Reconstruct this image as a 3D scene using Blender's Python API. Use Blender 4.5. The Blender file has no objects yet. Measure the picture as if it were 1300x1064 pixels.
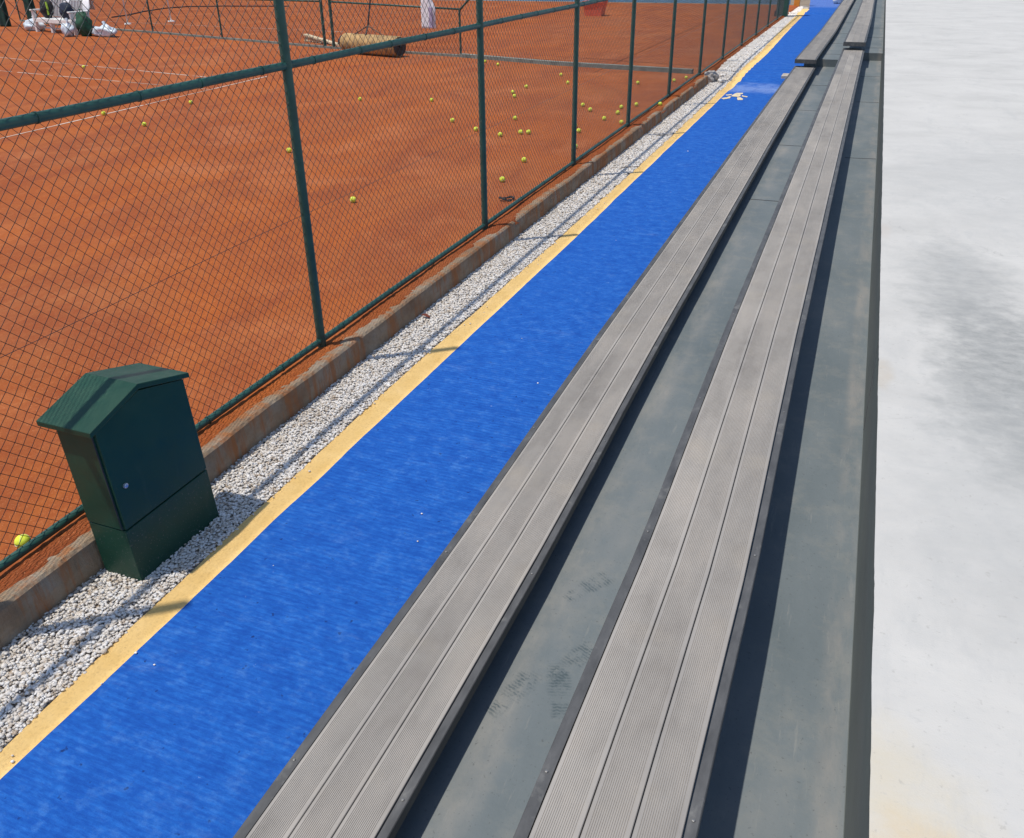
import bpy, bmesh, math, random
import numpy as np
from mathutils import Vector, Matrix, noise
random.seed(7); rng = np.random.default_rng(11)
sc = bpy.context.scene
C = sc.collection

# heights of the place (metres, running track = 0)
ZC, ZT1, ZB1, ZT2, ZB2, ZS, RISE, YR = .15, .24, .40, .41, .77, .87, .165, 22.3
# ------------------------------------------------------------------ materials
class NT:
    def __init__(s, name):
        s.m = bpy.data.materials.new(name); s.m.use_nodes = True
        s.t = s.m.node_tree; s.t.nodes.clear()
        s.out = s.n('ShaderNodeOutputMaterial'); s.b = s.n('ShaderNodeBsdfPrincipled')
        s.l(s.b.outputs[0], s.out.inputs[0])
        s.tc = s.n('ShaderNodeTexCoord')
    def n(s, k, **kw):
        x = s.t.nodes.new(k)
        for a, v in kw.items(): setattr(x, a, v)
        return x
    def l(s, a, b): s.t.links.new(a, b)
    def coord(s, scale=(1, 1, 1), rot=(0, 0, 0)):
        mp = s.n('ShaderNodeMapping'); mp.inputs['Scale'].default_value = scale; mp.inputs['Rotation'].default_value = rot
        s.l(s.tc.outputs['Object'], mp.inputs[0]); return mp.outputs[0]
    def noise(s, scale, detail=4, rough=.55, stretch=(1, 1, 1), rot=(0, 0, 0), dist=0.):
        x = s.n('ShaderNodeTexNoise'); x.inputs['Scale'].default_value = scale; x.inputs['Detail'].default_value = detail
        x.inputs['Roughness'].default_value = rough; x.inputs['Distortion'].default_value = dist
        s.l(s.coord(stretch, rot), x.inputs['Vector']); return x.outputs[0]
    def ramp(s, fac, stops):
        r = s.n('ShaderNodeValToRGB'); e = r.color_ramp.elements
        while len(e) < len(stops): e.new(.5)
        for i, (p, c) in enumerate(stops):
            e[i].position = p; e[i].color = (c, c, c, 1) if isinstance(c, (int, float)) else (*c, 1)
        s.l(fac, r.inputs[0]); return r.outputs[0]
    def mix(s, fac, a, b, mode='MIX'):
        x = s.n('ShaderNodeMix', data_type='RGBA', blend_type=mode)
        for sock, v in ((x.inputs[0], fac), (x.inputs[6], a), (x.inputs[7], b)):
            if isinstance(v, (int, float)): sock.default_value = v
            elif isinstance(v, tuple): sock.default_value = (*v, 1)
            else: s.l(v, sock)
        return x.outputs[2]
    def math(s, op, a, b=0.):
        x = s.n('ShaderNodeMath', operation=op)
        for sock, v in ((x.inputs[0], a), (x.inputs[1], b)):
            if isinstance(v, (int, float)): sock.default_value = v
            else: s.l(v, sock)
        return x.outputs[0]
    def xyz(s):
        x = s.n('ShaderNodeSeparateXYZ'); s.l(s.tc.outputs['Object'], x.inputs[0]); return x.outputs
    def band(s, v, lo, hi, soft):          # 1 between lo and hi
        a = s.n('ShaderNodeMapRange', interpolation_type='SMOOTHSTEP'); s.l(v, a.inputs[0]); a.inputs[1].default_value = lo - soft; a.inputs[2].default_value = lo + soft
        b = s.n('ShaderNodeMapRange', interpolation_type='SMOOTHSTEP'); s.l(v, b.inputs[0]); b.inputs[1].default_value = hi - soft; b.inputs[2].default_value = hi + soft
        b.inputs[3].default_value = 1; b.inputs[4].default_value = 0
        return s.math('MULTIPLY', a.outputs[0], b.outputs[0])
    def bump(s, h, strength=.3, dist=.01, prev=None):
        x = s.n('ShaderNodeBump'); x.inputs['Strength'].default_value = strength; x.inputs['Distance'].default_value = dist
        s.l(h, x.inputs['Height'])
        if prev: s.l(prev, x.inputs['Normal'])
        return x.outputs[0]
    def fin(s, col, rough=.8, normal=None, metal=0., spec=.5, coat=0.):
        b = s.b
        if isinstance(col, tuple): b.inputs['Base Color'].default_value = (*col, 1)
        else: s.l(col, b.inputs['Base Color'])
        if isinstance(rough, (int, float)): b.inputs['Roughness'].default_value = rough
        else: s.l(rough, b.inputs['Roughness'])
        b.inputs['Metallic'].default_value = metal; b.inputs['Specular IOR Level'].default_value = spec
        b.inputs['Coat Weight'].default_value = coat
        if normal: s.l(normal, b.inputs['Normal'])
        return s.m

def simple(name, col, rough=.6, var=.25, scale=9., bumps=.1, metal=0., spec=.5, bscale=60.):
    t = NT(name); n = t.noise(scale, 5)
    d = tuple(c * (1 - var) for c in col); h = tuple(min(1, c * (1 + var * .6)) for c in col)
    c = t.ramp(n, [(.3, d), (.7, h)])
    nb = t.bump(t.noise(bscale, 3), bumps, .004)
    return t.fin(c, rough, nb, metal, spec)

def m_clay():
    t = NT('terracotta_clay')
    big = t.noise(.38, 5, .6); mid = t.noise(.85, 8, .68, (1, .45, 1), (0, 0, .5), 1.0); fine = t.noise(42, 6, .75); spk = t.noise(17, 6, .72)
    c = t.ramp(big, [(.30, (.275, .070, .016)), (.45, (.35, .093, .019)), (.58, (.315, .095, .028)), (.72, (.325, .112, .043))])
    c = t.mix(t.ramp(mid, [(.42, 0.), (.62, .85)]), c, (.235, .062, .022))
    c = t.mix(t.ramp(t.noise(.8, 6, .66, (1, 1, 1), (0, 0, 1.1), .5), [(.52, 0.), (.70, .6)]), c, (.43, .148, .055))
    w = t.n('ShaderNodeTexWave', wave_type='RINGS', rings_direction='Z'); w.inputs['Scale'].default_value = 1.6; w.inputs['Distortion'].default_value = 6; w.inputs['Detail'].default_value = 5; w.inputs['Detail Scale'].default_value = 2.2
    mp = t.n('ShaderNodeMapping'); mp.inputs['Location'].default_value = (16, -2, 0); t.l(t.tc.outputs['Object'], mp.inputs[0]); t.l(mp.outputs[0], w.inputs[0])
    c = t.mix(t.math('MULTIPLY', t.ramp(w.outputs[1], [(.3, 0.), (.9, .22)]), t.ramp(mid, [(.35, 0.3), (.6, 1.)])), c, (.30, .066, .018))
    c = t.mix(t.ramp(spk, [(.36, .35), (.50, 0.)]), c, (.26, .055, .018)); c = t.mix(t.ramp(spk, [(.52, 0.), (.7, .3)]), c, (.48, .155, .055))
    c = t.mix(t.ramp(fine, [(.5, 0.), (.7, .3)]), c, (.22, .055, .02))
    c = t.mix(t.ramp(t.noise(120, 2), [(.64, 0.), (.72, .6)]), c, (.66, .32, .17))
    nb = t.bump(fine, .45, .010); nb = t.bump(spk, .45, .022, nb); nb = t.bump(mid, .3, .04, nb)
    return t.fin(c, .95, nb, 0, .15)

def m_blue():
    t = NT('blue_carpet')
    n1 = t.noise(4.5, 8, .75, (1, 1.3, 1)); weave = t.noise(38, 4, .7, (.35, 2.2, 1)); scuff = t.noise(3.2, 8, .72, (.55, 1.5, 1), (0, 0, .5), .5)
    c = t.ramp(n1, [(.3, (.008, .088, .39)), (.55, (.014, .118, .46)), (.75, (.030, .155, .51))])
    c = t.mix(t.ramp(weave, [(.40, 0.), (.62, .7)]), c, (.006, .065, .34))
    c = t.mix(t.math('MULTIPLY', t.ramp(scuff, [(.58, 0.), (.76, .28)]), t.ramp(t.noise(40, 3, .7), [(.35, .2), (.7, 1.)])), c, (.26, .40, .62))
    c = t.mix(t.ramp(t.noise(24, 2, .5), [(.70, 0.), (.75, .8)]), c, (.006, .015, .08))
    y = t.xyz()[1]
    c = t.mix(t.math('MULTIPLY', t.band(t.math('ADD', y, t.math('MULTIPLY', t.math('SUBTRACT', t.noise(2.6, 5, .65), .5), 1.1)), 19.5, 20.3, .3), t.ramp(t.noise(9, 5, .7, (.4, 2, 1)), [(.3, .3), (.65, .85)])), c, (.22, .32, .58))
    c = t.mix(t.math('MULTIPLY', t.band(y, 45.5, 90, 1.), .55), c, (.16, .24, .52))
    rb = t.n('ShaderNodeTexWave', bands_direction='Y'); rb.inputs['Scale'].default_value = 9.5; rb.inputs['Distortion'].default_value = 2.6; rb.inputs['Detail'].default_value = 3; rb.inputs['Detail Scale'].default_value = 3.; t.l(t.tc.outputs['Object'], rb.inputs[0])
    mot = t.noise(9, 8, .78, (1, 1.2, 1)); c = t.mix(t.ramp(mot, [(.36, .6), (.5, 0.)]), c, (.004, .055, .30)); c = t.mix(t.ramp(mot, [(.52, 0.), (.68, .5)]), c, (.07, .21, .54))
    c = t.mix(t.ramp(rb.outputs[1], [(.25, .26), (.6, 0.)]), c, (.004, .050, .29))
    c = t.mix(t.ramp(t.noise(11, 7, .8), [(.67, 0.), (.71, .6)]), c, (.40, .52, .70))
    v = t.noise(220, 2, .7, (.6, 1.6, 1))
    nb = t.bump(v, .5, .004); nb = t.bump(weave, .45, .006, nb); nb = t.bump(rb.outputs[1], .22, .004, nb)
    return t.fin(c, .9, nb, 0, .2)

def m_yellow():
    t = NT('ochre_edging')
    c = t.ramp(t.noise(5, 6, .65), [(.3, (.74, .48, .165)), (.6, (.82, .56, .225)), (.8, (.85, .62, .31))])
    c = t.mix(t.ramp(t.noise(1.4, 5, .7), [(.62, 0.), (.75, .55)]), c, (.33, .21, .09))
    c = t.mix(t.ramp(t.noise(70, 3, .6), [(.5, 0.), (.8, .4)]), c, (.36, .2, .07))
    nb = t.bump(t.noise(150, 3), .35, .004)
    return t.fin(c, .9, nb, 0, .2)

def m_board():
    t = NT('grey_composite_decking')
    n = t.noise(1.5, 6, .65, (3, .8, 1)); n2 = t.noise(9, 5, .6)
    c = t.ramp(n, [(.3, (.232, .220, .208)), (.5, (.300, .285, .268)), (.72, (.375, .350, .322))])
    c = t.mix(t.ramp(n2, [(.35, 0.), (.7, .35)]), c, (.36, .35, .335))
    c = t.mix(t.ramp(t.noise(2.6, 5, .6), [(.55, 0.), (.75, .35)]), c, (.40, .36, .30))
    oi = t.n('ShaderNodeObjectInfo'); c = t.mix(1., c, t.ramp(oi.outputs['Random'], [(0., (.80, .80, .80)), (.5, (.90, .885, .87)), (1., (.99, .98, .965))]), 'MULTIPLY')
    c = t.mix(t.ramp(t.noise(22, 6, .75, (1, .6, 1)), [(.60, 0.), (.74, .4)]), c, (.22, .205, .185))
    nb = t.bump(t.noise(90, 3, .6, (1, .15, 1)), .2, .003)
    return t.fin(c, .7, nb, 0, .35)

def m_trim():
    t = NT('dark_grey_trim')
    c = t.ramp(t.noise(14, 6, .65, (1, .35, 1)), [(.3, (.045, .047, .05)), (.6, (.085, .087, .09)), (.8, (.15, .15, .145))])
    c = t.mix(t.ramp(t.noise(4, 6, .7), [(.58, 0.), (.72, .5)]), c, (.25, .25, .235))
    return t.fin(c, .6, t.bump(t.noise(120, 3), .2, .002), 0, .4)

def m_terrace():
    t = NT('grey_painted_concrete')
    n = t.noise(1.1, 6, .6, (1.6, .7, 1)); s = t.noise(6, 7, .68)
    c = t.ramp(n, [(.3, (.096, .120, .132)), (.55, (.128, .152, .164)), (.75, (.178, .190, .192))])
    c = t.mix(t.ramp(s, [(.5, 0.), (.75, .45)]), c, (.215, .215, .195))
    c = t.mix(t.ramp(t.noise(28, 4, .6, (1, .3, 1)), [(.6, 0.), (.8, .35)]), c, (.11, .13, .14))
    x, y, z = t.xyz()
    dirt = t.math('MULTIPLY', t.band(x, .235, .328, .03), t.ramp(t.noise(3.2, 6, .65, (2, .5, 1)), [(.42, 0.), (.75, .55)]))
    c = t.mix(dirt, c, (.31, .275, .24))
    dirt2 = t.math('MULTIPLY', t.band(x, -.96, -.83, .05), t.ramp(t.noise(2.2, 6, .65, (2, .8, 1)), [(.4, 0.), (.7, .45)]))
    c = t.mix(dirt2, c, (.30, .28, .25))
    c = t.mix(t.ramp(t.noise(70, 4, .7), [(.62, 0.), (.69, .7)]), c, (.07, .078, .08))
    c = t.mix(t.ramp(t.noise(12, 6, .75, (2.5, .25, 1)), [(.60, 0.), (.68, .35)]), c, (.24, .24, .225))
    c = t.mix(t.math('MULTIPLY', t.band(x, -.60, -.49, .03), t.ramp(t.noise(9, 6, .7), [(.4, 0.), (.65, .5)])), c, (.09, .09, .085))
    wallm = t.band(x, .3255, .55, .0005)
    c = t.mix(wallm, c, t.ramp(t.noise(5, 6, .65, (1, .25, 1)), [(.3, (.085, .098, .094)), (.7, (.12, .132, .124))]))  # wall face darkened in the colour to deepen its shade
    for cx, cy, rz in ((-.895, 2.20, 1.25), (-.725, 2.28, 1.9), (-.80, 2.90, 1.0), (-.725, 2.44, 1.2)):
        mp = t.n('ShaderNodeMapping', vector_type='TEXTURE'); mp.inputs['Location'].default_value = (cx, cy, 0); mp.inputs['Rotation'].default_value = (0, 0, rz); t.l(t.tc.outputs['Object'], mp.inputs[0])
        sp = t.n('ShaderNodeSeparateXYZ'); t.l(mp.outputs[0], sp.inputs[0]); u, v_ = sp.outputs[0], sp.outputs[1]
        heel = t.math('MULTIPLY', t.band(u, -.13, -.055, .012), t.band(v_, -.032, .032, .01)); ball = t.math('MULTIPLY', t.band(u, -.02, .13, .03), t.band(v_, -.043, .043, .016))
        wv = t.n('ShaderNodeTexWave', bands_direction='X'); wv.inputs['Scale'].default_value = 21; wv.inputs['Distortion'].default_value = 3.; wv.inputs['Detail Scale'].default_value = 3; t.l(mp.outputs[0], wv.inputs[0])
        k = t.math('MULTIPLY', t.math('ADD', heel, ball), t.ramp(wv.outputs[1], [(.3, 0.25), (.65, 1.)]))
        k = t.math('MULTIPLY', t.math('MULTIPLY', k, t.band(z, ZT1 - .02, ZT1 + .03, .005)), t.ramp(t.noise(26, 3, .7), [(.40, 0.), (.58, .75)]))
        c = t.mix(k, c, (.045, .068, .080))
    nb = t.bump(t.noise(45, 4), .25, .004); nb = t.bump(s, .2, .01, nb)
    return t.fin(c, .62, nb, 0, .35)

def m_slab():
    t = NT('pale_concrete')
    n = t.noise(1.0, 7, .62, (1, 1.2, 1), (0, 0, .5), .4); f = t.noise(14, 8, .7, (1, 2.2, 1), (0, 0, .25))
    c = t.ramp(n, [(.3, (.415, .412, .398)), (.5, (.47, .466, .45)), (.75, (.515, .51, .492))])
    c = t.mix(t.ramp(f, [(.42, 0.), (.75, .35)]), c, (.43, .44, .44))
    # stains with their own outline: a grey wash patch and ochre patches at the rim
    vx = t.n('ShaderNodeVectorMath', operation='DISTANCE')
    def blot(cx, cy, rx, ry, soft=.35, wob=.5):
        mp = t.n('ShaderNodeMapping'); mp.inputs['Location'].default_value = (-cx / rx, -cy / ry, 0); mp.inputs['Scale'].default_value = (1 / rx, 1 / ry, 0)
        t.l(t.tc.outputs['Object'], mp.inputs[0])
        ln = t.n('ShaderNodeVectorMath', operation='LENGTH'); t.l(mp.outputs[0], ln.inputs[0])
        v = t.math('ADD', ln.outputs['Value'], t.math('MULTIPLY', t.math('SUBTRACT', t.noise(5, 6, .65), .5), wob * 2))
        mr = t.n('ShaderNodeMapRange', interpolation_type='SMOOTHSTEP'); t.l(v, mr.inputs[0]); mr.inputs[1].default_value = 1 - soft; mr.inputs[2].default_value = 1 + soft; mr.inputs[3].default_value = 1; mr.inputs[4].default_value = 0
        return mr.outputs[0]
    st = t.ramp(t.noise(7, 7, .7, (1, 1.6, 1)), [(.25, .35), (.7, 1.)])
    def wash(col, mask, k):
        nonlocal c
        c = t.mix(t.math('MULTIPLY', t.math('MULTIPLY', mask, st), k), c, col)
    wash((.20, .212, .212), blot(.95, 4.55, .30, .95, .6, 1.0), .95)
    wash((.26, .27, .27), blot(.80, 5.9, .3, .8, .6, 1.), .75)
    wash((.33, .34, .34), blot(.84, 3.4, .4, .9, .7, 1.1), .55)
    wash((.35, .36, .36), blot(1.7, 9., 1.3, 1.8, .7, 1.2), .5)
    wash((.50, .44, .31), blot(.40, 1.62, .17, .26, .6, .9), .6); wash((.52, .40, .24), blot(.42, 1.52, .10, .16, .6, .9), .5)
    wash((.42, .38, .32), blot(.35, 4.34, .045, .16, .5, .9), .7)
    wash((.44, .40, .36), blot(.35, 6.95, .045, .2, .5, .9), .55)
    cr = t.n('ShaderNodeTexVoronoi', feature='DISTANCE_TO_EDGE'); cr.inputs['Scale'].default_value = .55
    wv_ = t.n('ShaderNodeVectorMath', operation='ADD'); t.l(t.tc.outputs['Object'], wv_.inputs[0])
    nv = t.n('ShaderNodeTexNoise'); nv.inputs['Scale'].default_value = 2.2; nv.inputs['Detail'].default_value = 6; t.l(t.tc.outputs['Object'], nv.inputs['Vector']); t.l(nv.outputs['Color'], wv_.inputs[1]); t.l(wv_.outputs[0], cr.inputs['Vector'])
    c = t.mix(t.math('MULTIPLY', t.ramp(cr.outputs['Distance'], [(.0, .5), (.0035, 0.)]), t.ramp(t.noise(1.2, 3), [(.5, 0.), (.6, 1.)])), c, (.25, .25, .24))
    c = t.mix(t.ramp(t.noise(3.5, 8, .75, (1, .35, 1), (0, 0, -.9)), [(.53, 0.), (.70, .5)]), c, (.38, .388, .386))
    c = t.mix(t.ramp(t.noise(26, 5, .7, (1, 2.5, 1), (0, 0, .4)), [(.60, 0.), (.72, .35)]), c, (.34, .345, .34))
    c = t.mix(t.ramp(t.noise(42, 3, .6), [(.65, 0.), (.72, .35)]), c, (.28, .275, .26))
    nb = t.bump(f, .10, .004); nb = t.bump(t.noise(160, 3, .7), .35, .002, nb)
    return t.fin(c, .85, nb, 0, .3)

def m_kerb():
    t = NT('weathered_kerb_concrete')
    c = t.ramp(t.noise(2.4, 7, .65, (1, 1, 1.5)), [(.3, (.22, .125, .07)), (.5, (.30, .22, .145)), (.75, (.38, .34, .28))])
    c = t.mix(t.ramp(t.noise(5, 5, .7, (1, 1.4, .22)), [(.47, 0.), (.6, .85)]), c, (.36, .14, .05))
    c = t.mix(t.ramp(t.noise(16, 6, .7), [(.5, 0.), (.75, .5)]), c, (.17, .135, .10))
    nb = t.bump(t.noise(30, 6, .7), .6, .012); nb = t.bump(t.noise(4, 4, .6, (1, 3, .3)), .4, .03, nb)
    return t.fin(c, .92, nb, 0, .2)

def m_gravel():
    t = NT('white_gravel_stones')
    v = t.n('ShaderNodeTexVoronoi'); v.inputs['Scale'].default_value = 48; t.l(t.tc.outputs['Object'], v.inputs['Vector'])
    g = t.n('ShaderNodeSeparateColor'); t.l(v.outputs['Color'], g.inputs[0])
    c = t.ramp(g.outputs[0], [(0., (.52, .42, .32)), (.18, (.72, .66, .58)), (.7, (.82, .78, .73)), (1., (.88, .86, .83))])
    c = t.mix(t.ramp(t.noise(2.5, 4), [(.5, 0.), (.7, .25)]), c, (.45, .38, .30))
    nb = t.bump(t.noise(120, 4, .7), .35, .004)
    return t.fin(c, .85, nb, 0, .3)

def m_gravelbed():
    t = NT('gravel_bed_fines')
    v = t.n('ShaderNodeTexVoronoi'); v.inputs['Scale'].default_value = 60; t.l(t.tc.outputs['Object'], v.inputs['Vector'])
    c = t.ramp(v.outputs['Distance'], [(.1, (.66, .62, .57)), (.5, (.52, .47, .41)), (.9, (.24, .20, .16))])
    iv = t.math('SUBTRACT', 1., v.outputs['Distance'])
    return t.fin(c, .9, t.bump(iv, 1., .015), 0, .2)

def m_green(name='green_fence_paint', col=(.008, .062, .05), rough=.32, wear=.3):
    t = NT(name)
    d = tuple(k * .6 for k in col)
    c = t.ramp(t.noise(6, 6, .65), [(.35, d), (.7, col)])
    c = t.mix(t.ramp(t.noise(38, 4, .7), [(.62, 0.), (.72, wear)]), c, (.03, .12, .07))
    return t.fin(c, t.ramp(t.noise(25, 4), [(.3, rough), (.8, rough + .2)]), t.bump(t.noise(80, 3), .12, .002), 0, .5)

def m_box():
    t = NT('dark_green_cabinet_paint')
    c = t.ramp(t.noise(3, 5, .6), [(.3, (.010, .054, .034)), (.7, (.019, .076, .047))])
    c = t.mix(t.ramp(t.noise(2.2, 5, .7), [(.55, 0.), (.75, .35)]), c, (.03, .075, .045))
    x, y, z = t.xyz()
    sp = t.math('MULTIPLY', t.ramp(t.noise(95, 3, .6), [(.63, 0.), (.68, .8)]), t.band(z, -.1, .34, .12))
    c = t.mix(sp, c, (.13, .15, .13))
    c = t.mix(t.ramp(t.noise(9, 6, .7, (1, 1, .25)), [(.6, 0.), (.8, .18)]), c, (.10, .15, .12))
    return t.fin(c, t.ramp(t.noise(12, 4), [(.3, .34), (.8, .55)]), t.bump(t.noise(60, 2), .06, .002), 0, .3)

def m_ball():
    t = NT('yellow_ball_felt')
    c = t.ramp(t.noise(60, 3), [(.3, (.62, .72, .05)), (.7, (.72, .78, .10))])
    return t.fin(c, .95, t.bump(t.noise(400, 2), .6, .002), 0, .1)

M = dict(clay=m_clay(), blue=m_blue(), yellow=m_yellow(), board=m_board(), trim=m_trim(), terrace=m_terrace(), slab=m_slab(), kerb=m_kerb(),
         gravel=m_gravel(), bed=m_gravelbed(), green=m_green(col=(.026, .100, .080), rough=.38), wire=m_green('green_wire_coating', (.010, .022, .024), .28, .12), box=m_box(), ball=m_ball(),
         seam=simple('ball_seam', (.7, .72, .6), .8), white=simple('white_plastic', (.78, .78, .76), .4, .12, 6), line=simple('worn_white_tape', (.62, .50, .42), .8, .3, 5),
         cream=simple('cream_marking_paint', (.62, .53, .36), .85, .35, 14), black=simple('black_fabric', (.012, .014, .018), .8, .4, 12, .3), navy=simple('navy_fabric', (.012, .022, .05), .8, .4, 12, .3),
         bag=simple('green_fabric', (.010, .07, .035), .75, .45, 9, .4), lime=simple('lime_stripe', (.35, .55, .05), .7), palebag=simple('pale_plastic_film', (.60, .68, .76), .35, .25, 7, .6),
         drum=simple('ochre_roller_drum', (.40, .25, .10), .75, .5, 5, .4), dark=simple('dark_steel', (.02, .02, .022), .5, .4, 9), rust=simple('brown_steel_bar', (.16, .08, .045), .7, .4, 14),
         wood=simple('pale_timber', (.62, .50, .33), .8, .35, 7, .3), crate=simple('orange_red_plastic', (.78, .15, .07), .45, .15, 8), orange=simple('orange_post_paint', (.70, .27, .03), .6, .2, 6),
         screen=simple('pale_blue_screen', (.22, .42, .62), .8, .2, 2, .2), screen2=simple('dark_green_screen', (.006, .045, .035), .8, .5, 5, .4), sheet=simple('white_cloth', (.78, .76, .80), .85, .1, 8, .3), lilac=simple('lilac_cloth', (.42, .36, .52), .85, .2, 8, .3),
         joint=simple('dark_joint_sealant', (.04, .045, .05), .8), print=simple('damp_shoe_mud', (.075, .095, .10), .8, .4, 60), steel=simple('zinc_screw', (.22, .22, .22), .5, .3, 60, .1, .6), leaf=simple('dry_red_leaf', (.22, .055, .03), .8, .4, 90), post_shadow_strip=simple('post_shadow_brown', (.07, .05, .04), .9, .4, 40),
         ground=simple('dry_earth', (.22, .17, .12), .95, .3, 1.5, .4), red=simple('red_plastic', (.62, .05, .025), .45, .15, 6), chunk=simple('broken_concrete_grey', (.42, .38, .34), .9, .35, 14, .8), silver=simple('silver_lock', (.6, .6, .65), .3, .2, 40, .1, .7), edging=simple('grey_green_edging', (.20, .22, .19), .85, .35, 5, .5))

# ------------------------------------------------------------------ object helpers
def empty(name, loc=(0, 0, 0), rz=0.):
    o = bpy.data.objects.new(name, None); o.location = loc; o.rotation_euler = (0, 0, rz); o.empty_display_size = .1; C.objects.link(o); return o
def tag(o, label, cat, group=None):
    o['label'] = label; o['category'] = cat
    if group: o['group'] = group
    return o
def thing(name, label, cat, loc=(0, 0, 0), rz=0., group=None): return tag(empty(name, loc, rz), label, cat, group)
def struct(o, kind='structure'): o['kind'] = kind; return o

class MB:
    """collects shapes (coordinates local to the parent), builds ONE mesh object"""
    def __init__(s): s.v = []; s.f = []; s.mi = []; s.cur = 0; s.n = 0
    def add(s, v, f):
        v = [tuple(p) for p in v]; s.v += v
        s.f += [tuple(i + s.n for i in q) for q in f]; s.mi += [s.cur] * len(f); s.n += len(v); return s
    def box(s, x0, x1, y0, y1, z0, z1):
        return s.add([(x0, y0, z0), (x1, y0, z0), (x1, y1, z0), (x0, y1, z0), (x0, y0, z1), (x1, y0, z1), (x1, y1, z1), (x0, y1, z1)],
                     [(0, 3, 2, 1), (4, 5, 6, 7), (0, 1, 5, 4), (1, 2, 6, 5), (2, 3, 7, 6), (3, 0, 4, 7)])
    def bar(s, a, b, w, h, up=(0, 0, 1)):   # rectangular bar from a to b
        a = Vector(a); b = Vector(b); d = (b - a).normalized(); u = Vector(up)
        sd = d.cross(u)
        if sd.length < 1e-4: sd = d.cross(Vector((1, 0, 0)))
        sd.normalize(); u = sd.cross(d).normalized()
        v = [p + sd * (i * w / 2) + u * (j * h / 2) for p in (a, b) for i, j in ((-1, -1), (1, -1), (1, 1), (-1, 1))]
        return s.add(v, [(3, 2, 1, 0), (4, 5, 6, 7), (0, 1, 5, 4), (1, 2, 6, 5), (2, 3, 7, 6), (3, 0, 4, 7)])
    def tube(s, pts, r, n=8, cap=True):
        pts = [Vector(p) for p in pts]; rs = r if isinstance(r, (list, tuple)) else [r] * len(pts)
        v = []; f = []; prev = None
        for i, p in enumerate(pts):
            d = (pts[min(i + 1, len(pts) - 1)] - pts[max(i - 1, 0)]).normalized()
            if prev is None:
                u = d.cross(Vector((0, 0, 1)))
                if u.length < 1e-3: u = d.cross(Vector((0, 1, 0)))
            else: u = prev - d * prev.dot(d)
            u.normalize(); prev = u; w = d.cross(u)
            for k in range(n):
                a = 2 * math.pi * k / n; v.append(p + (u * math.cos(a) + w * math.sin(a)) * rs[i])
        for i in range(len(pts) - 1):
            for k in range(n):
                k2 = (k + 1) % n; f.append((i * n + k, i * n + k2, (i + 1) * n + k2, (i + 1) * n + k))
        if cap:
            f.append(tuple(range(n - 1, -1, -1))); L = (len(pts) - 1) * n; f.append(tuple(L + k for k in range(n)))
        return s.add(v, f)
    def prism(s, poly, y0, y1, axis='Y'):
        n = len(poly)
        P = (lambda a, b, t: (a, t, b)) if axis == 'Y' else ((lambda a, b, t: (t, a, b)) if axis == 'X' else (lambda a, b, t: (a, b, t)))
        v = [P(a, b, y0) for a, b in poly] + [P(a, b, y1) for a, b in poly]
        return s.add(v, [tuple(range(n - 1, -1, -1)), tuple(range(n, 2 * n))] + [(i, (i + 1) % n, n + (i + 1) % n, n + i) for i in range(n)])
    def blob(s, c, r, lumps=.15, sub=3, seed=0, squash=None):
        bm = bmesh.new(); bmesh.ops.create_icosphere(bm, subdivisions=sub, radius=1)
        v = []
        for q in bm.verts:
            p = q.co; k = 1 + lumps * (noise.noise(p * 1.6 + Vector((seed, 3, 1))) + .5 * noise.noise(p * 4 + Vector((seed, 0, 9))))
            z = p.z
            if squash is not None: z = max(z, squash)
            v.append((c[0] + p.x * r[0] * k, c[1] + p.y * r[1] * k, c[2] + z * r[2] * (k if squash is None or p.z > squash else 1)))
        f = [tuple(x.index for x in q.verts) for q in bm.faces]; bm.free()
        return s.add(v, f)
    def build(s, name, mats, parent=None, smooth=False, bevel=0., auto=False):
        me = bpy.data.meshes.new(name); me.from_pydata(s.v, [], s.f)
        for m in (mats if isinstance(mats, (list, tuple)) else [mats]): me.materials.append(M[m])
        if any(s.mi): me.polygons.foreach_set('material_index', s.mi)
        bm = bmesh.new(); bm.from_mesh(me); bmesh.ops.recalc_face_normals(bm, faces=bm.faces); bm.to_mesh(me); bm.free()
        if smooth: me.polygons.foreach_set('use_smooth', [True] * len(me.polygons))
        me.update()
        o = bpy.data.objects.new(name, me); C.objects.link(o)
        if parent: o.parent = parent
        if bevel:
            b = o.modifiers.new('bevel', 'BEVEL'); b.width = bevel; b.segments = 2; b.limit_method = 'ANGLE'; b.angle_limit = .6
        if smooth and auto:
            me.set_sharp_from_angle(angle=.7)
        return o
def npmesh(name, mat, v, f, smooth=True):
    me = bpy.data.meshes.new(name); v = np.asarray(v, 'f4'); f = np.asarray(f, 'i4')
    me.vertices.add(len(v)); me.vertices.foreach_set('co', v.ravel())
    k = f.shape[1]; me.loops.add(f.size); me.loops.foreach_set('vertex_index', f.ravel())
    me.polygons.add(len(f)); me.polygons.foreach_set('loop_start', np.arange(len(f), dtype='i4') * k); me.polygons.foreach_set('loop_total', np.full(len(f), k, 'i4'))
    me.materials.append(M[mat]); me.update(calc_edges=True); me.validate()
    if smooth: me.polygons.foreach_set('use_smooth', [True] * len(f))
    o = bpy.data.objects.new(name, me); C.objects.link(o); return o
def grid(name, mat, xs_of, ys, nx, zf):
    v = []
    for y in ys:
        x0, x1 = xs_of(y)
        for i in range(nx + 1):
            x = x0 + (x1 - x0) * i / nx; v.append((x, y, zf(x, y, i / nx)))
    f = [(j * (nx + 1) + i, j * (nx + 1) + i + 1, (j + 1) * (nx + 1) + i + 1, (j + 1) * (nx + 1) + i) for j in range(len(ys) - 1) for i in range(nx)]
    return npmesh(name, mat, v, f)
def lerp(tab, y): return float(np.interp(y, [a for a, b in tab], [b for a, b in tab]))
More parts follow.
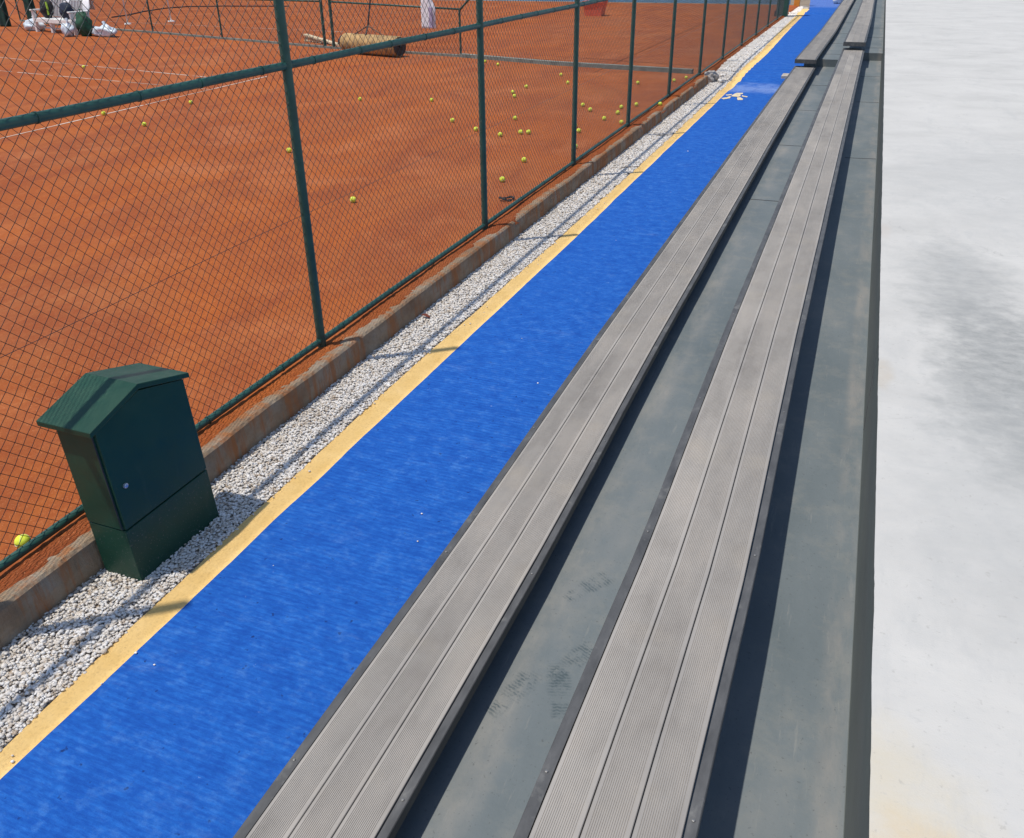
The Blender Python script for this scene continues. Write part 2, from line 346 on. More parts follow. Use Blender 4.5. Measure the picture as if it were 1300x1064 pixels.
def sm(a, b, t): t = min(1, max(0, (t - a) / (b - a))); return t * t * (3 - 2 * t)
def frange(a, b, st):
    n = max(1, int(math.ceil((b - a) / st))); return [a + (b - a) * i / n for i in range(n + 1)]
def N(x, y, z=0.): return noise.noise(Vector((x, y, z)))

# ------------------------------------------------------------------ heights of the place (metres, running path = 0)
FX = -3.51                                                          # line of the tennis court fence
# ------------------------------------------------------------------ setting
def plane(name, mat, x0, x1, y0, y1, z):
    return struct(MB().add([(x0, y0, z), (x1, y0, z), (x1, y1, z), (x0, y1, z)], [(0, 1, 2, 3)]).build(name, mat))
plane('ground', 'ground', -300, 300, -300, 300, -.45)
def clay_z(x, y, u):
    d = N(x * .7, y * .7) * .006 + N(x * 9, y * 9) * .0022
    z = ZC + d * sm(-6, -5, x)
    near = sm(-3.78, -3.52, x)
    crumbs = (N(x * 22, y * 22) * .5 + N(x * 48, y * 48, 3) * .5)
    z += near * (.018 + .011 * crumbs + .014 * N(x * 3, y * 1.3, 7))
    over = sm(-3.50, -3.40, x)
    end = sm(20.2, 20.7, y)
    lip = -3.318 + .035 * N(3, y * .8, 5) + .02 * N(8, y * 3.2) + .012 * N(2, y * 11)
    z += sm(-3.52, -3.42, x) * (1 - end) * (.026 + .012 * crumbs + .012 * N(3, y * .9, 9))
    z -= sm(lip - .03, lip + .03, x) * (1 - end) * .06
    z -= end * (sm(-3.47, -3.28, x) * .20 + .01)
    return z
ys = [-2] + frange(.2, 9, .028) + frange(9.06, 24, .06) + frange(24.3, 46.5, .3)
xb = [-6., -5.4, -4.9, -4.5] + frange(-4.2, -3.8, .06) + frange(-3.77, -3.28, .019)
v = [(x, y, clay_z(x, y, 0)) for y in ys for x in xb]; nx = len(xb)
f = [(j * nx + i, j * nx + i + 1, (j + 1) * nx + i + 1, (j + 1) * nx + i) for j in range(len(ys) - 1) for i in range(nx - 1)]
# the far rest of the court joins the same sheet
b = len(v); v += [(-70, -20, ZC), (-6, -20, ZC), (-6, -2, ZC), (-70, 46.5, ZC), (-6, 46.5, ZC)]
cl = npmesh('court', 'clay', v, f)
cl2 = plane('court_far', 'clay', -70, -6, -20, 46.5, ZC); cl2.name = 'court'
struct(cl)
PATHZ = [(19.95, 0), (20.25, .045), (20.75, .06), (21.1, .10), (21.7, .12)]
def path_z(x, y):
    z = .12 * 0
    for (a, za), (b_, zb) in zip(PATHZ[:-1], PATHZ[1:]): z += (zb - za) * sm(a, b_, y)
    z += .010 * math.sin(y * 2 * math.pi / .52 + N(x * 2, y) * 1.5) * sm(19.7, 20.1, y) * (1 - sm(22.5, 25, y))
    z += .055 * math.exp(-((y - 41.2 + .25 * N(x * 2, 2)) / .22) ** 2)
    z += .004 * N(x * 1.8, y * 1.5) + .0018 * N(x * 6, y * 11, 4)
    for yy in (23.4, 26.2, 29.4, 33.5): z += .012 * math.exp(-((y - yy + .1 * N(x * 3, yy)) / .10) ** 2)
    return z
BL = [(-3, -2.675), (4, -2.68), (8, -2.66), (14, -2.672), (19.5, -2.68), (20.6, -2.60), (22, -2.585), (26, -2.58), (33, -2.69), (44, -2.80), (54, -3.45)]
YW = [(0, .10), (1.3, .112), (1.7, .128), (2.7, .148), (4.2, .165), (5, .185), (6, .185), (8, .162), (14, .155), (18, .165), (21, .20), (25, .23), (45, .30)]
wob = lambda y: .006 * N(1, y * 2.1) + .01 * N(4, y * .5)
pys = frange(-2, 19, .06) + frange(19.04, 24, .04) + frange(24.1, 53, .1)
pth = struct(grid('path', 'blue', lambda y: (lerp(BL, y) + wob(y), -1.362), pys, 22, lambda x, y, u: .006 + path_z(x, y)))
struct(grid('path_edging', 'yellow', lambda y: (lerp(BL, y) - lerp(YW, y) + 2.2 * wob(y + 3), lerp(BL, y) + wob(y) - .0015), frange(-2, 19, .05) + frange(19.04, 24, .04) + frange(24.1, 44.2, .1), 5, lambda x, y, u: .004 + path_z(x, y) + .003 * N(x * 9, y * 9)))
# running-figure pictogram painted on the track
mk = [[(-2.513, 18.752), (-2.501, 19.008), (-2.471, 19.275), (-2.34, 19.3), (-2.318, 19.136), (-2.361, 19.037), (-2.323, 18.856), (-2.36, 18.69), (-2.43, 18.72)],
      [(-2.672, 18.454), (-2.567, 18.611), (-2.53, 18.78), (-2.50, 18.66), (-2.493, 18.496), (-2.598, 18.334)],
      [(-2.646, 18.918), (-2.576, 19.0), (-2.535, 19.06), (-2.522, 18.935), (-2.571, 18.83), (-2.615, 18.802)],
      [(-2.365, 18.66), (-2.312, 18.70), (-2.232, 18.518), (-2.217, 18.364), (-2.308, 18.318), (-2.347, 18.48)],
      [(-2.31, 18.976), (-2.286, 18.91), (-2.178, 18.845), (-2.182, 18.737), (-2.258, 18.753), (-2.30, 18.832)]]
mb = MB()
for poly in mk: mb.add([(x, y, .0125 + path_z(x, y)) for x, y in poly], [tuple(range(len(poly)))])
struct(mb.build('path_marking', 'cream'))
# gravel strip: bed and loose stones, one mass nobody could count
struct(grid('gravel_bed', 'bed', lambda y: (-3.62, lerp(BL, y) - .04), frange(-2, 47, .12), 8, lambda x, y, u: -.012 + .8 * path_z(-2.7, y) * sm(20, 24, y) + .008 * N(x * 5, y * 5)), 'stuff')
def stones(y0, y1, sp, r0, r1):
    bm = bmesh.new(); bmesh.ops.create_icosphere(bm, subdivisions=1, radius=1); bv = np.array([q.co[:] for q in bm.verts]); bf = np.array([[x.index for x in q.verts] for q in bm.faces]); bm.free()
    ys_ = np.arange(y0, y1, sp); P = []
    for y in ys_:
        xr = lerp(BL, y) - lerp(YW, y) - .004 + .016 * N(2, y * 3)
        for x in np.arange(-3.29 if y < 20.3 else -3.45, xr, sp): P.append((x, y))
    P = np.array(P); n = len(P); P = P + rng.uniform(-.6, .6, (n, 2)) * sp
    r = rng.uniform(r0, r1, n) * np.where(rng.random(n) < .12, 1.35, 1.)
    S = r[:, None] * rng.uniform([.8, .8, .4], [1.35, 1.25, .62], (n, 3))
    V = bv[None] * (1 + rng.uniform(-.2, .2, (n, len(bv), 1))) * S[:, None]
    a = rng.uniform(0, 6.283, n); tl = rng.uniform(-.32, .32, n)
    ca, sa, ct, st_ = np.cos(a)[:, None], np.sin(a)[:, None], np.cos(tl)[:, None], np.sin(tl)[:, None]
    x, y, z = V[..., 0], V[..., 1], V[..., 2]; y, z = y * ct - z * st_, y * st_ + z * ct; x, y = x * ca - y * sa, x * sa + y * ca
    gz = np.array([.8 * path_z(-2.7, q[1]) * sm(20, 24, q[1]) if q[1] > 19.5 else 0 for q in P])
    z = z + (gz + rng.uniform(-.006, .014, n))[:, None]
    V = np.stack([x + P[:, :1], y + P[:, 1:], z], -1).reshape(-1, 3)
    Fc = (bf[None] + (np.arange(n) * len(bv))[:, None, None]).reshape(-1, 3)
    return V, Fc
parts = [stones(.4, 5, .0112, .0055, .0115), stones(5, 10, .0145, .008, .014), stones(10, 24, .024, .013, .021), stones(24, 46, .05, .025, .042)]
def strays(n=70):
    bm = bmesh.new(); bmesh.ops.create_icosphere(bm, subdivisions=1, radius=1); bv = np.array([q.co[:] for q in bm.verts]); bf = np.array([[x.index for x in q.verts] for q in bm.faces]); bm.free()
    Vs = []; Fs = []
    for i in range(n):
        y = rng.uniform(.8, 16); x = lerp(BL, y) - lerp(YW, y) + abs(rng.normal(0, .06)) if i % 5 else rng.uniform(-2.6, -1.45)
        r = rng.uniform(.003, .0085); Vs.append(bv * rng.uniform(.8, 1.2, (len(bv), 1)) * np.array([r * 1.2, r, r * .7]) + np.array([x, y, .008 + path_z(x, y) + r * .4])); Fs.append(bf + i * len(bv))
    return np.concatenate(Vs), np.concatenate(Fs)
parts.append(strays())
V = []; Fc = []; k = 0
for a, b_ in parts: V.append(a); Fc.append(b_ + k); k += len(a)
g = npmesh('gravel', 'gravel', np.concatenate(V), np.concatenate(Fc), False); struct(g, 'stuff')

# kerb under the fence
def kerb():
    t = thing('kerb_wall', 'low rust-stained concrete kerb wall between white gravel and clay court', 'kerb', (-3.35, -2, 0))
    ys_ = frange(-2, 20.35, .05); prof = [(-.09, -.2), (-.09, .17), (-.01, .195), (.055, .20), (.072, .186), (.080, .1), (.088, -.2)]
    v = []
    for y in ys_:
        w = .010 * N(0, y * 1.7) + .004 * N(5, y * 6); rib = .006 * math.sin(y * 52) * sm(9.5, 11, y)
        chip = .05 * max(0, N(9, y * 1.3) - .15) + .03 * max(0, N(2, y * 4) - .15) + .008 * max(0, N(5, y * 14))
        for x, z in prof: v.append((x + w + (rib if x > 0 else 0) - (chip * 1.2 if z > .15 and x > 0 else 0), y + 2, z + (.008 * N(7, y * .9) - chip if z > .15 else 0)))
    n = len(prof); f = [(j * n + i, j * n + i + 1, (j + 1) * n + i + 1, (j + 1) * n + i) for j in range(len(ys_) - 1) for i in range(n - 1)]
    f += [tuple(range(n - 1, -1, -1)), tuple((len(ys_) - 1) * n + i for i in range(n))]
    MB().add(v, f).build('kerb_body', 'kerb', t, False)
kerb()
tag(MB().blob((-3.30, 20.75, .10), (.16, .22, .13), .5, 3, 4).build('rubble', 'chunk'), 'broken grey concrete lump at the end of the kerb by the fence', 'rubble')
for i, (x, y, s, lab) in enumerate([(-3.02, 20.6, .07, 'white rock on gravel nearest the yellow edging beside the rubble'), (-3.12, 21.5, .075, 'white rock on gravel just beyond the broken kerb end'), (-3.22, 22.6, .09, 'white rock on gravel farthest along the clay bank')]):
    tag(MB().blob((x, y, .05), (s, s * 1.2, s * .7), .5, 3, i + 20).build('rock', 'gravel'), lab, 'rock', 'loose rocks at the kerb end')

# terrace (painted concrete steps that carry the benches)
def terrace():
    t = thing('concrete_terrace', 'grey painted concrete terrace steps carrying the two long decking benches', 'terrace', (0, 0, 0))
    m = MB()
    def run(y0, y1, dz):
        prof = [(-1.37, -.3), (-1.36, ZT1 + dz - .006), (-1.354, ZT1 + dz), (-.50, ZT1 + dz), (-.497, ZT2 + dz - .006), (-.49, ZT2 + dz), (.324, ZT2 + dz), (.328, ZT2 + dz + .003), (.329, ZS - .016), (.6, ZS - .016), (.6, -.3)]
        yy = frange(y0, y1, .25); n = len(prof)
        v = [(x, y, z + (.0025 * N(x * 3, y * 1.3) if i in (2, 3, 5, 6) else 0)) for y in yy for i, (x, z) in enumerate(prof)]
        f = [(j * n + i, j * n + i + 1, (j + 1) * n + i + 1, (j + 1) * n + i) for j in range(len(yy) - 1) for i in range(n - 1)]
        f += [tuple(range(n)), tuple((len(yy) - 1) * n + i for i in range(n))]
        m.add(v, f)
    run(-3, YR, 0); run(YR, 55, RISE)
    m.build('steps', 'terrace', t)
    def seal(pts, w):
        MB().bar(pts[0], pts[1], w, .004).build('joint_seal', 'joint', t)
    for y in (9.9, 13.03, 16.1, 19.2): seal([(-1.0, y, ZT1 + .001), (-.50, y + .02, ZT1 + .001)], .016)
    for y in (11.67, 16.2, 19.5): seal([(-.05, y, ZT2 + .001), (.318, y + .05, ZT2 + .001)], .014)
    for y in (23.4, 26., 29., 33.): seal([(-1.0, y, ZT1 + RISE + .001), (-.50, y + .02, ZT1 + RISE + .001)], .018); seal([(-.05, y, ZT2 + RISE + .001), (.318, y + .05, ZT2 + RISE + .001)], .018)
    for y in (4.5, 8.3, 12.): MB().bar((.3275, y, ZT2 + .02), (.3285, y + .32, ZS - .03), .010, .004, (1, 0, 0)).build('joint_seal', 'joint', t)
    # end block of the step that shows on the track side
    MB().box(-1.74, -1.372, 21.0, 21.45, -.1, .17).build('step_end_block', 'chunk', t, bevel=.01)
terrace()
# concrete platform on the right, poured in strips
def slab():
    cuts = [-4, 16.2, 20.3, 24.6, 28.9, 37., 46., 60.]; m = MB()
    for a, b_ in zip(cuts[:-1], cuts[1:]):
        yy = frange(a + .004, b_ - .004, .035 if b_ < 20 else .2); n = len(yy); v = []
        for y in yy:
            e = .326 + .0025 * N(1, y * 3) + .0015 * N(7, y * 30) + .016 * max(0, N(3, y * 5) - .5)
            v += [(e + .003, y, ZS - .0135), (e + .0005, y, ZS - .006), (e, y, ZS), (18.1, y, ZS), (18.1, y, ZS - .0135)]
        f = [(j * 5 + i, j * 5 + i + 1, (j + 1) * 5 + i + 1, (j + 1) * 5 + i) for j in range(n - 1) for i in range(4)]
        f += [(0, 1, 2, 3, 4), tuple((n - 1) * 5 + i for i in (4, 3, 2, 1, 0))]
        m.add(v, f)
    m.box(.5, 18, -4, 60, -.44, ZS - .0145)
    struct(m.build('pavement', 'slab'))
slab()

# ------------------------------------------------------------------ decking benches
C1 = [(-3, -1.222), (1.5, -1.224), (2.8, -1.217), (5.4, -1.24), (13, -1.252), (21.5, -1.24), (28, -1.16), (44, -1.155), (56, -1.155)]
C2 = [(-3, -.312), (1.6, -.310), (2.6, -.298), (4.9, -.312), (13, -.304), (21.5, -.29), (28, -.26), (40, -.29), (56, -.29)]
def board_profile(w):
    p = []; x = .009; d = .0022
    p += [(0, -.022), (0, -.002), (.002, 0), (x, 0)]
    while x + .0062 < w - .009:
        p += [(x + .0036, 0), (x + .0042, -d), (x + .0058, -d), (x + .0062, 0)]; x += .0062
    p += [(w - .002, 0), (w, -.002), (w, -.022)]
    return p
def bench(label, cen, zt, y0, y1, seams, far=False):
    t = thing('decking_bench', label, 'bench', (lerp(cen, y0), y0, zt), 0, 'long decking benches on the terrace')
    L = t.location.copy(); W = .455; bw = .123
    wv = lambda y: .0025 * N(lerp(cen, 0), y * .9, zt)
    cuts = [y0] + seams + [y1]
    prof = board_profile(bw)
    for k in range(3):
        off = -W / 2 + .040 + k * (bw + .004)
        for a, b_ in zip(cuts[:-1], cuts[1:]):
            yy = frange(a + .002, b_ - .002, .4); n = len(prof); v = []; lz = random.uniform(-.001, .001)
            for y in yy:
                for x, z in prof: v.append((lerp(cen, y) + wv(y) + off + x - L.x, y - L.y, z + lz))
            f = [(j * n + i, j * n + i + 1, (j + 1) * n + i + 1, (j + 1) * n + i) for j in range(len(yy) - 1) for i in range(n - 1)]
            f += [tuple(range(n)), tuple((len(yy) - 1) * n + i for i in range(n - 1, -1, -1))]
            MB().add(v, f).build('board', 'board', t)
    for s in (-1, 1):
        yy = frange(y0, y1, .3); v = []
        wd = .036 if s < 0 else .032
        for y in yy:
            c = lerp(cen, y) + wv(y) - L.x + s * W / 2; j = .0015 * N(s, y * 2, zt)
            o_, i_ = c + j, c - s * wd
            v += [(i_, y - L.y, -.03), (i_, y - L.y, -.0035), (o_ - s * .003, y - L.y, -.002), (o_, y - L.y, -.005), (o_, y - L.y, -.052), (o_ - s * .01, y - L.y, -.052)]
        f = [(a * 6 + i, a * 6 + (i + 1) % 6, (a + 1) * 6 + (i + 1) % 6, (a + 1) * 6 + i) for a in range(len(yy) - 1) for i in range(6)]
        f += [(0, 1, 2, 3, 4, 5), tuple((len(yy) - 1) * 6 + i for i in range(6))]
        tr = MB().add(v, f).build('edge_trim', 'trim', t)
        if not far:
            for y in frange(y0 + .55, 7.5, 1.31):
                x = lerp(cen, y) + wv(y) - L.x + s * (W / 2 - .017)
                q = MB().tube([(x, y - L.y, -.004), (x, y - L.y, .0005), (x, y - L.y, .0015)], [.005, .005, .0028], 10); q.build('screw', 'steel', tr)
    if far or True:                                                 # end cap seen at the raised run
        for ye in (y0,):
            c = lerp(cen, ye) - L.x
            MB().box(c - W / 2, c + W / 2, -.012, -.0015, -.085 if far else -.05, -.001).build('end_cap', 'trim', t)
    for s in (-1, 1):
        yy = frange(y0 + .2, y1 - .2, 1.); v = []
        for y in yy:
            c = lerp(cen, y) - L.x + s * .12
            v += [(c - .03, y - L.y, -.069), (c + .03, y - L.y, -.069), (c + .03, y - L.y, -.0225), (c - .03, y - L.y, -.0225)]
        f = [(a * 4 + i, a * 4 + (i + 1) % 4, (a + 1) * 4 + (i + 1) % 4, (a + 1) * 4 + i) for a in range(len(yy) - 1) for i in range(4)] + [(0, 1, 2, 3), tuple((len(yy) - 1) * 4 + i for i in range(4))]
        MB().add(v, f).build('support_bar', 'trim', t)
bench('lower grey decking bench beside the blue track, long near run', C1, ZB1, -2.6, 20.95, [19.05])
bench('upper grey decking bench nearest the white concrete, long near run', C2, ZB2, -2.6, 21.3, [16.85, 20.0])
bench('raised far continuation of the lower decking bench beside the blue track', C1, ZB1 + RISE, 20.72, 50, [22.6, 25.8, 28.4, 31.1, 34., 37., 40., 44.], True)
bench('raised far continuation of the upper decking bench near the white concrete', C2, ZB2 + RISE, 20.85, 50, [22.8, 25.3, 28.6, 31.5, 34.5, 38., 41., 45.], True)

# ------------------------------------------------------------------ tall chain-link fence
PY = [1.7, 4.86, 8.02, 11.1, 14.05, 17.2, 20.5, 23.8, 27.3, 30.6, 33.9, 37.1]
FT = 3.0
def tall_fence():
    t = thing('chain_link_fence', 'tall green chain-link fence with round posts along the white gravel', 'fence', (FX, 0, ZC))
    y0, y1 = -4.5, 39.2
    for i, y in enumerate([-1.45] + PY):
        q = MB(); q.tube([(0, y, -.3), (0, y, FT)], .033, 16)
        q.tube([(0, y, FT), (0, y, FT + .02), (0, y, FT + .03)], [.037, .034, .01], 12)
        for z in (2.035, .065): q.tube([(0, y, z - .02), (0, y, z + .02)], .0365, 16)
        q.build('post', 'green', t, True, auto=True)
    for nm, z, r, st in (('mid_rail', 2.035, .025, .56), ('bottom_rail', .065, .023, .8)):
        up = (lambda y: .22 if y > 20.5 else 0) if z > 1 else (lambda y: 0)
        q = MB(); q.tube([(0, y, z + .004 * N(3, y * .6)) for y in frange(y0, 20.5 if z > 1 else y1, .4)], r, 14)
        if z > 1: q.tube([(0, y, z + .22) for y in frange(20.5, y1, .8)], r, 14)
        for y in frange(y0 + .22, 20.2, st):
            yy = y + random.uniform(-.06, .06); q.tube([(0, yy - .006, z + .004 * N(3, yy * .6)), (0, yy + .006, z + .004 * N(3, yy * .6))], r + .004, 12)
        q.build(nm, 'green', t, True, auto=True)
    # woven wire: two families of diagonals that cross in front of and behind each other, kinked where they hook
    W = .0735; hw = W / 2; z0, z1 = .07, FT - .02; V = []; Fc = []
    def wire(pts, r=.00172, n=4):
        P = np.array(pts); k = len(V) and sum(len(a) for a in V) or 0
        d = np.gradient(P, axis=0); d /= np.linalg.norm(d, axis=1)[:, None]
        u = np.cross(d, [1., 0, 0]); u /= np.linalg.norm(u, axis=1)[:, None]; w = np.cross(d, u)
        a = np.arange(n) * 2 * math.pi / n + .4
        R = P[:, None] + r * (np.cos(a)[None, :, None] * u[:, None] + np.sin(a)[None, :, None] * w[:, None])
        ii = np.arange(len(P) - 1)[:, None] * n; kk = np.arange(n)[None]; k2 = (kk + 1) % n
        V.append(R.reshape(-1, 3)); Fc.append((np.stack([ii + kk, ii + k2, ii + n + k2, ii + n + kk], -1).reshape(-1, 4), len(R) * n))
    H = z1 - z0
    for fam in (1, -1):
        n0 = int((y0 - H) / W) - 1; n1 = int(y1 / W) + (int(H / W) + 2 if fam < 0 else 1)
        for k in range(n0, n1):
            yb = k * W                                               # y at z0
            # y = yb + fam*(z-z0)
            za = max(z0, z0 + (y0 - yb) * fam) if fam > 0 else max(z0, z0 + (yb - y1)); zb = min(z1, z0 + (y1 - yb)) if fam > 0 else min(z1, z0 + (yb - y0))
            if zb - za < .03: continue
            near = -1 < yb < 14
            if near:
                zz = [za] + [z0 + j * hw for j in range(int((za - z0) / hw) + 1, int((min(zb, 2.7) - z0) / hw) + 1)]
                pts = []
                for z in zz:
                    j = round((z - z0) / hw); y = yb + fam * (z - z0)
                    pts.append((fam * .0016 * (1 if (j + k) % 2 else -1), y + .0016 * math.sin(k * 3.1 + j), z))
                if zb > zz[-1] + .02: pts.append((0, yb + fam * (zb - z0), zb))
            else: pts = [(fam * .0012, yb + fam * (za - z0), za), (fam * .0012, yb + fam * (zb - z0), zb)]
            if len(pts) > 1: wire(pts)
    off = 0; F2 = []
    for f_, c in Fc: F2.append(f_ + off); off += c
    o = npmesh('wire_mesh', 'wire', np.concatenate(V), np.concatenate(F2)); o.parent = t
    MB().tube([(.006, y, 1.05 + .004 * math.sin(y * 2)) for y in frange(y0, y1, .8)], .0015, 6).build('tension_wire', 'wire', t)
tall_fence()
t = thing('gate_column', 'wide dark green metal column where the tall fence ends by the gravel', 'column', (-3.57, 39.5, 0))
MB().box(-.23, .23, -.2, .2, -.1, 3.4).build('shaft', 'green', t, bevel=.01)
MB().prism([(-.30, -.05), (.26, -.05), (.24, .10), (-.28, .34)], -.26, .26).build('foot', 'dark', t)
t = thing('orange_post', 'orange post beyond the green column at the far end of the gravel', 'post', (-3.53, 46.0, 0))
MB().box(-.13, .13, -.13, .13, -.1, 2.6).build('shaft', 'orange', t, bevel=.01)
MB().box(-.17, .17, -.17, .17, 2.6, 2.66).build('cap', 'orange', t, bevel=.01)

# ------------------------------------------------------------------ low fence that divides the courts
DV = [Vector(p) for p in ((-34, 28.6), (-25.82, 26.1), (-24.17, 25.72), (-20.2, 24.6), (-15.27, 23.2), (-14.9, 23.1), (-10.35, 22.3), (-7.4, 21.45), (-3.75, 20.95))]
def divider():
    t = thing('divider_fence', 'low green pipe and mesh fence crossing the clay behind the balls', 'fence', (-10.35, 22.3, ZC))
    L = Vector((-10.35, 22.3)); P = lambda p, z: (p.x - L.x, p.y - L.y, z)
    h = lambda x: np.interp(x, [-34, -24, -20, -15, -10.35], [1.30, 1.26, 1.24, 1.29, 1.2])
    for p, hh in ((DV[0], 1.3), (DV[2], 1.26), (DV[3], 1.24), (DV[4], 6.0), (DV[5], 6.0), (DV[6], 1.2)):
        MB().tube([P(p, -.2), P(p, hh)], .03 if hh < 3 else .045, 12).build('post', 'green', t, True, auto=True)
    MB().tube([P(p, h(p.x)) for p in DV[:5]], .026, 10).build('rail', 'green', t, True)
    MB().tube([P(p, h(p.x)) for p in DV[5:7]], .026, 10).build('rail', 'green', t, True)
    a = DV[6]; d = (DV[8] - DV[6]).normalized()
    MB().tube([P(a, 1.16), P(a + d * .08, 1.24), P(a + d * 2.2, 3.0), P(a + d * 3.2, 3.9)], .028, 10).build('slanted_pipe', 'green', t, True)
    MB().tube([P(DV[4], 5.95), P(DV[8] + Vector((.24, .05)), 5.2)], .03, 10).build('added_shadow_pipe', 'green', t, True)  # unseen pipe, added to throw a dark shadow line across the clay
    V = MB(); W = .09
    for p, q in ((DV[0], DV[2]), (DV[2], DV[3]), (DV[3], DV[4]), (DV[5], DV[6])):
        ln = (q - p).length; u = (q - p) / ln; H = 1.16
        for fam in (1, -1):
            for k in range(-int(H / W) - 1, int((ln + H) / W) + 2):
                s0 = k * W; za, zb = (max(0, -s0), min(H, ln - s0)) if fam > 0 else (max(0, s0 - ln), min(H, s0))
                if zb - za < .04: continue
                A = p + u * (s0 + fam * za); B = p + u * (s0 + fam * zb)
                V.tube([P(A, za + .05), P(B, zb + .05)], .0018, 3, False)
    V.build('wire_mesh', 'wire', t)
divider()
m = MB()
for p, q in zip(DV[:-1], DV[1:]):
    far = q.x < -9; m.bar((p.x, p.y, ZC + .025), (q.x, q.y, ZC + .025), .09 if far else .15, .07 if far else .13)
e = m.build('edging_strip', 'edging'); tag(e, 'grey edging strip on the clay under and beside the divider fence', 'edging')
def cloth(name, label, cat, mat, cx, cy, z0, z1, w, d, n=26, seed=0, mat2=None, rz=0.):
    """a bunched hanging cloth: closed wavy outline with real thickness"""
    t = thing(name, label, cat, (cx, cy, z0), rz)
    v = []; zs = frange(0, z1 - z0, .06)
    for z in zs:
        for k in range(n):
            a = 2 * math.pi * k / n; r = 1 + .22 * math.sin(a * 5 + seed) + .12 * N(a * 2, z * 3, seed)
            top = 1 - .45 * sm((z1 - z0) * .6, z1 - z0, z) * (1 if math.cos(a) > 0 else .2)
            v.append((math.cos(a) * w / 2 * r * top, math.sin(a) * d / 2 * r, z))
    f = [(j * n + k, j * n + (k + 1) % n, (j + 1) * n + (k + 1) % n, (j + 1) * n + k) for j in range(len(zs) - 1) for k in range(n)]
    f += [tuple(range(n - 1, -1, -1)), tuple((len(zs) - 1) * n + k for k in range(n))]
    MB().add(v, f).build('cloth_body', mat, t, True)
    if mat2: MB().box(w * .18, w * .46, -d * .56, -d * .36, .02, (z1 - z0) * .7).build('coloured_panel', mat2, t, bevel=.01)
    return t
cloth('hanging_towel', 'white and lilac towel hanging over the divider fence rail', 'towel', 'sheet', -11.35, 22.42, .85, 1.62, .42, .16, 26, 1., 'lilac', -.2)

# ------------------------------------------------------------------ court equipment
def roller():
    a, b_ = Vector((-13.95, 22.28, ZC + .27)), Vector((-11.95, 21.78, ZC + .27)); c = (a + b_) / 2
    t = thing('court_roller', 'ochre clay-court roller with dark end and tall handle by the divider fence', 'roller', (c.x, c.y, ZC)); o = Vector((c.x, c.y, ZC))
    a -= o; b_ -= o; u = (b_ - a).normalized()
    MB().tube([a, a + u * .02, b_ - u * .02, b_], [.25, .265, .265, .25], 32).build('drum', 'drum', t, True, auto=True)
    for s, p in ((-1, a), (1, b_)):
        q = MB(); q.tube([p + u * s * .003, p + u * s * .03], [.235, .235], 28); q.tube([p + u * s * .03, p + u * s * .09], .04, 12); q.build('end_plate', 'dark', t, True, auto=True)
    ap = Vector((-.15, .1, .75)); q = MB()
    q.tube([(-.62, .06, .50), ap], .018, 8); q.tube([(.50, -.12, .50), ap], .018, 8); q.build('draw_frame', 'rust', t)
    MB().tube([(-.16, -.05, .5), ap, (.02, .38, 2.3)], .022, 8).build('handle', 'dark', t)
    MB().tube([(-.35, .45, 2.3), (.35, .31, 2.3)], .02, 8).build('grip', 'dark', t)
roller()
def dragbrush():
    a, b_ = Vector((-17.0, 24.75, ZC)), Vector((-15.05, 23.85, ZC)); t = thing('drag_brush', 'pale wooden court drag brush lying behind the divider fence gate posts', 'brush', a); u = (b_ - a); L = u.length; u.normalize()
    q = MB(); q.bar((0, 0, .20), u * L, .16, .06); q.build('beam', 'wood', t, bevel=.01)
    q = MB()
    for k in range(40):
        p = u * (L * (k + .5) / 40); q.bar(p + Vector((0, 0, .17)) * (1 - k / 40), p + Vector((random.uniform(-.05, .05), -.05, .01)), .03, .03)
    q.build('bristles', 'wood', t)
    MB().blob(u * (L + .12) + Vector((0, .05, .16)), (.26, .2, .17), .3, 3, 3, -.8).build('folded_net', 'navy', t)
dragbrush()
def crate():
    t = thing('ball_crate', 'orange red plastic ball crate standing out on the far clay court', 'crate', (-11.1, 37.6, ZC), -.05)
    q = MB(); w0, w1, d0, d1, h = .36, .45, .24, .30, .56; th = .025
    A = [(-w0, -d0, 0), (w0, -d0, 0), (w0, d0, 0), (-w0, d0, 0), (-w1, -d1, h), (w1, -d1, h), (w1, d1, h), (-w1, d1, h)]
    Bv = [(x * .93, y * .9, z + (.03 if z == 0 else 0)) for x, y, z in A]
    q.add(A + Bv, [(0, 3, 2, 1), (0, 1, 5, 4), (1, 2, 6, 5), (2, 3, 7, 6), (3, 0, 4, 7), (8, 9, 10, 11), (8, 12, 13, 9), (9, 13, 14, 10), (10, 14, 15, 11), (11, 15, 12, 8), (4, 5, 13, 12), (5, 6, 14, 13), (6, 7, 15, 14), (7, 4, 12, 15)])
    q.build('basket', 'crate', t)
    q = MB()
    for y in (-d1 - .012, d1 + .012): q.box(-w1 - .02, w1 + .02, y - .012, y + .012, h - .05, h + .01)
    for x in (-w1 - .012, w1 + .012): q.box(x - .012, x + .012, -d1, d1, h - .05, h + .01)
    q.build('rim', 'crate', t)
    MB().tube([(-w1, 0, h), (-w1 * .7, 0, h + .22), (w1 * .7, 0, h + .22), (w1, 0, h)], .014, 8).build('handle', 'white', t)
crate()
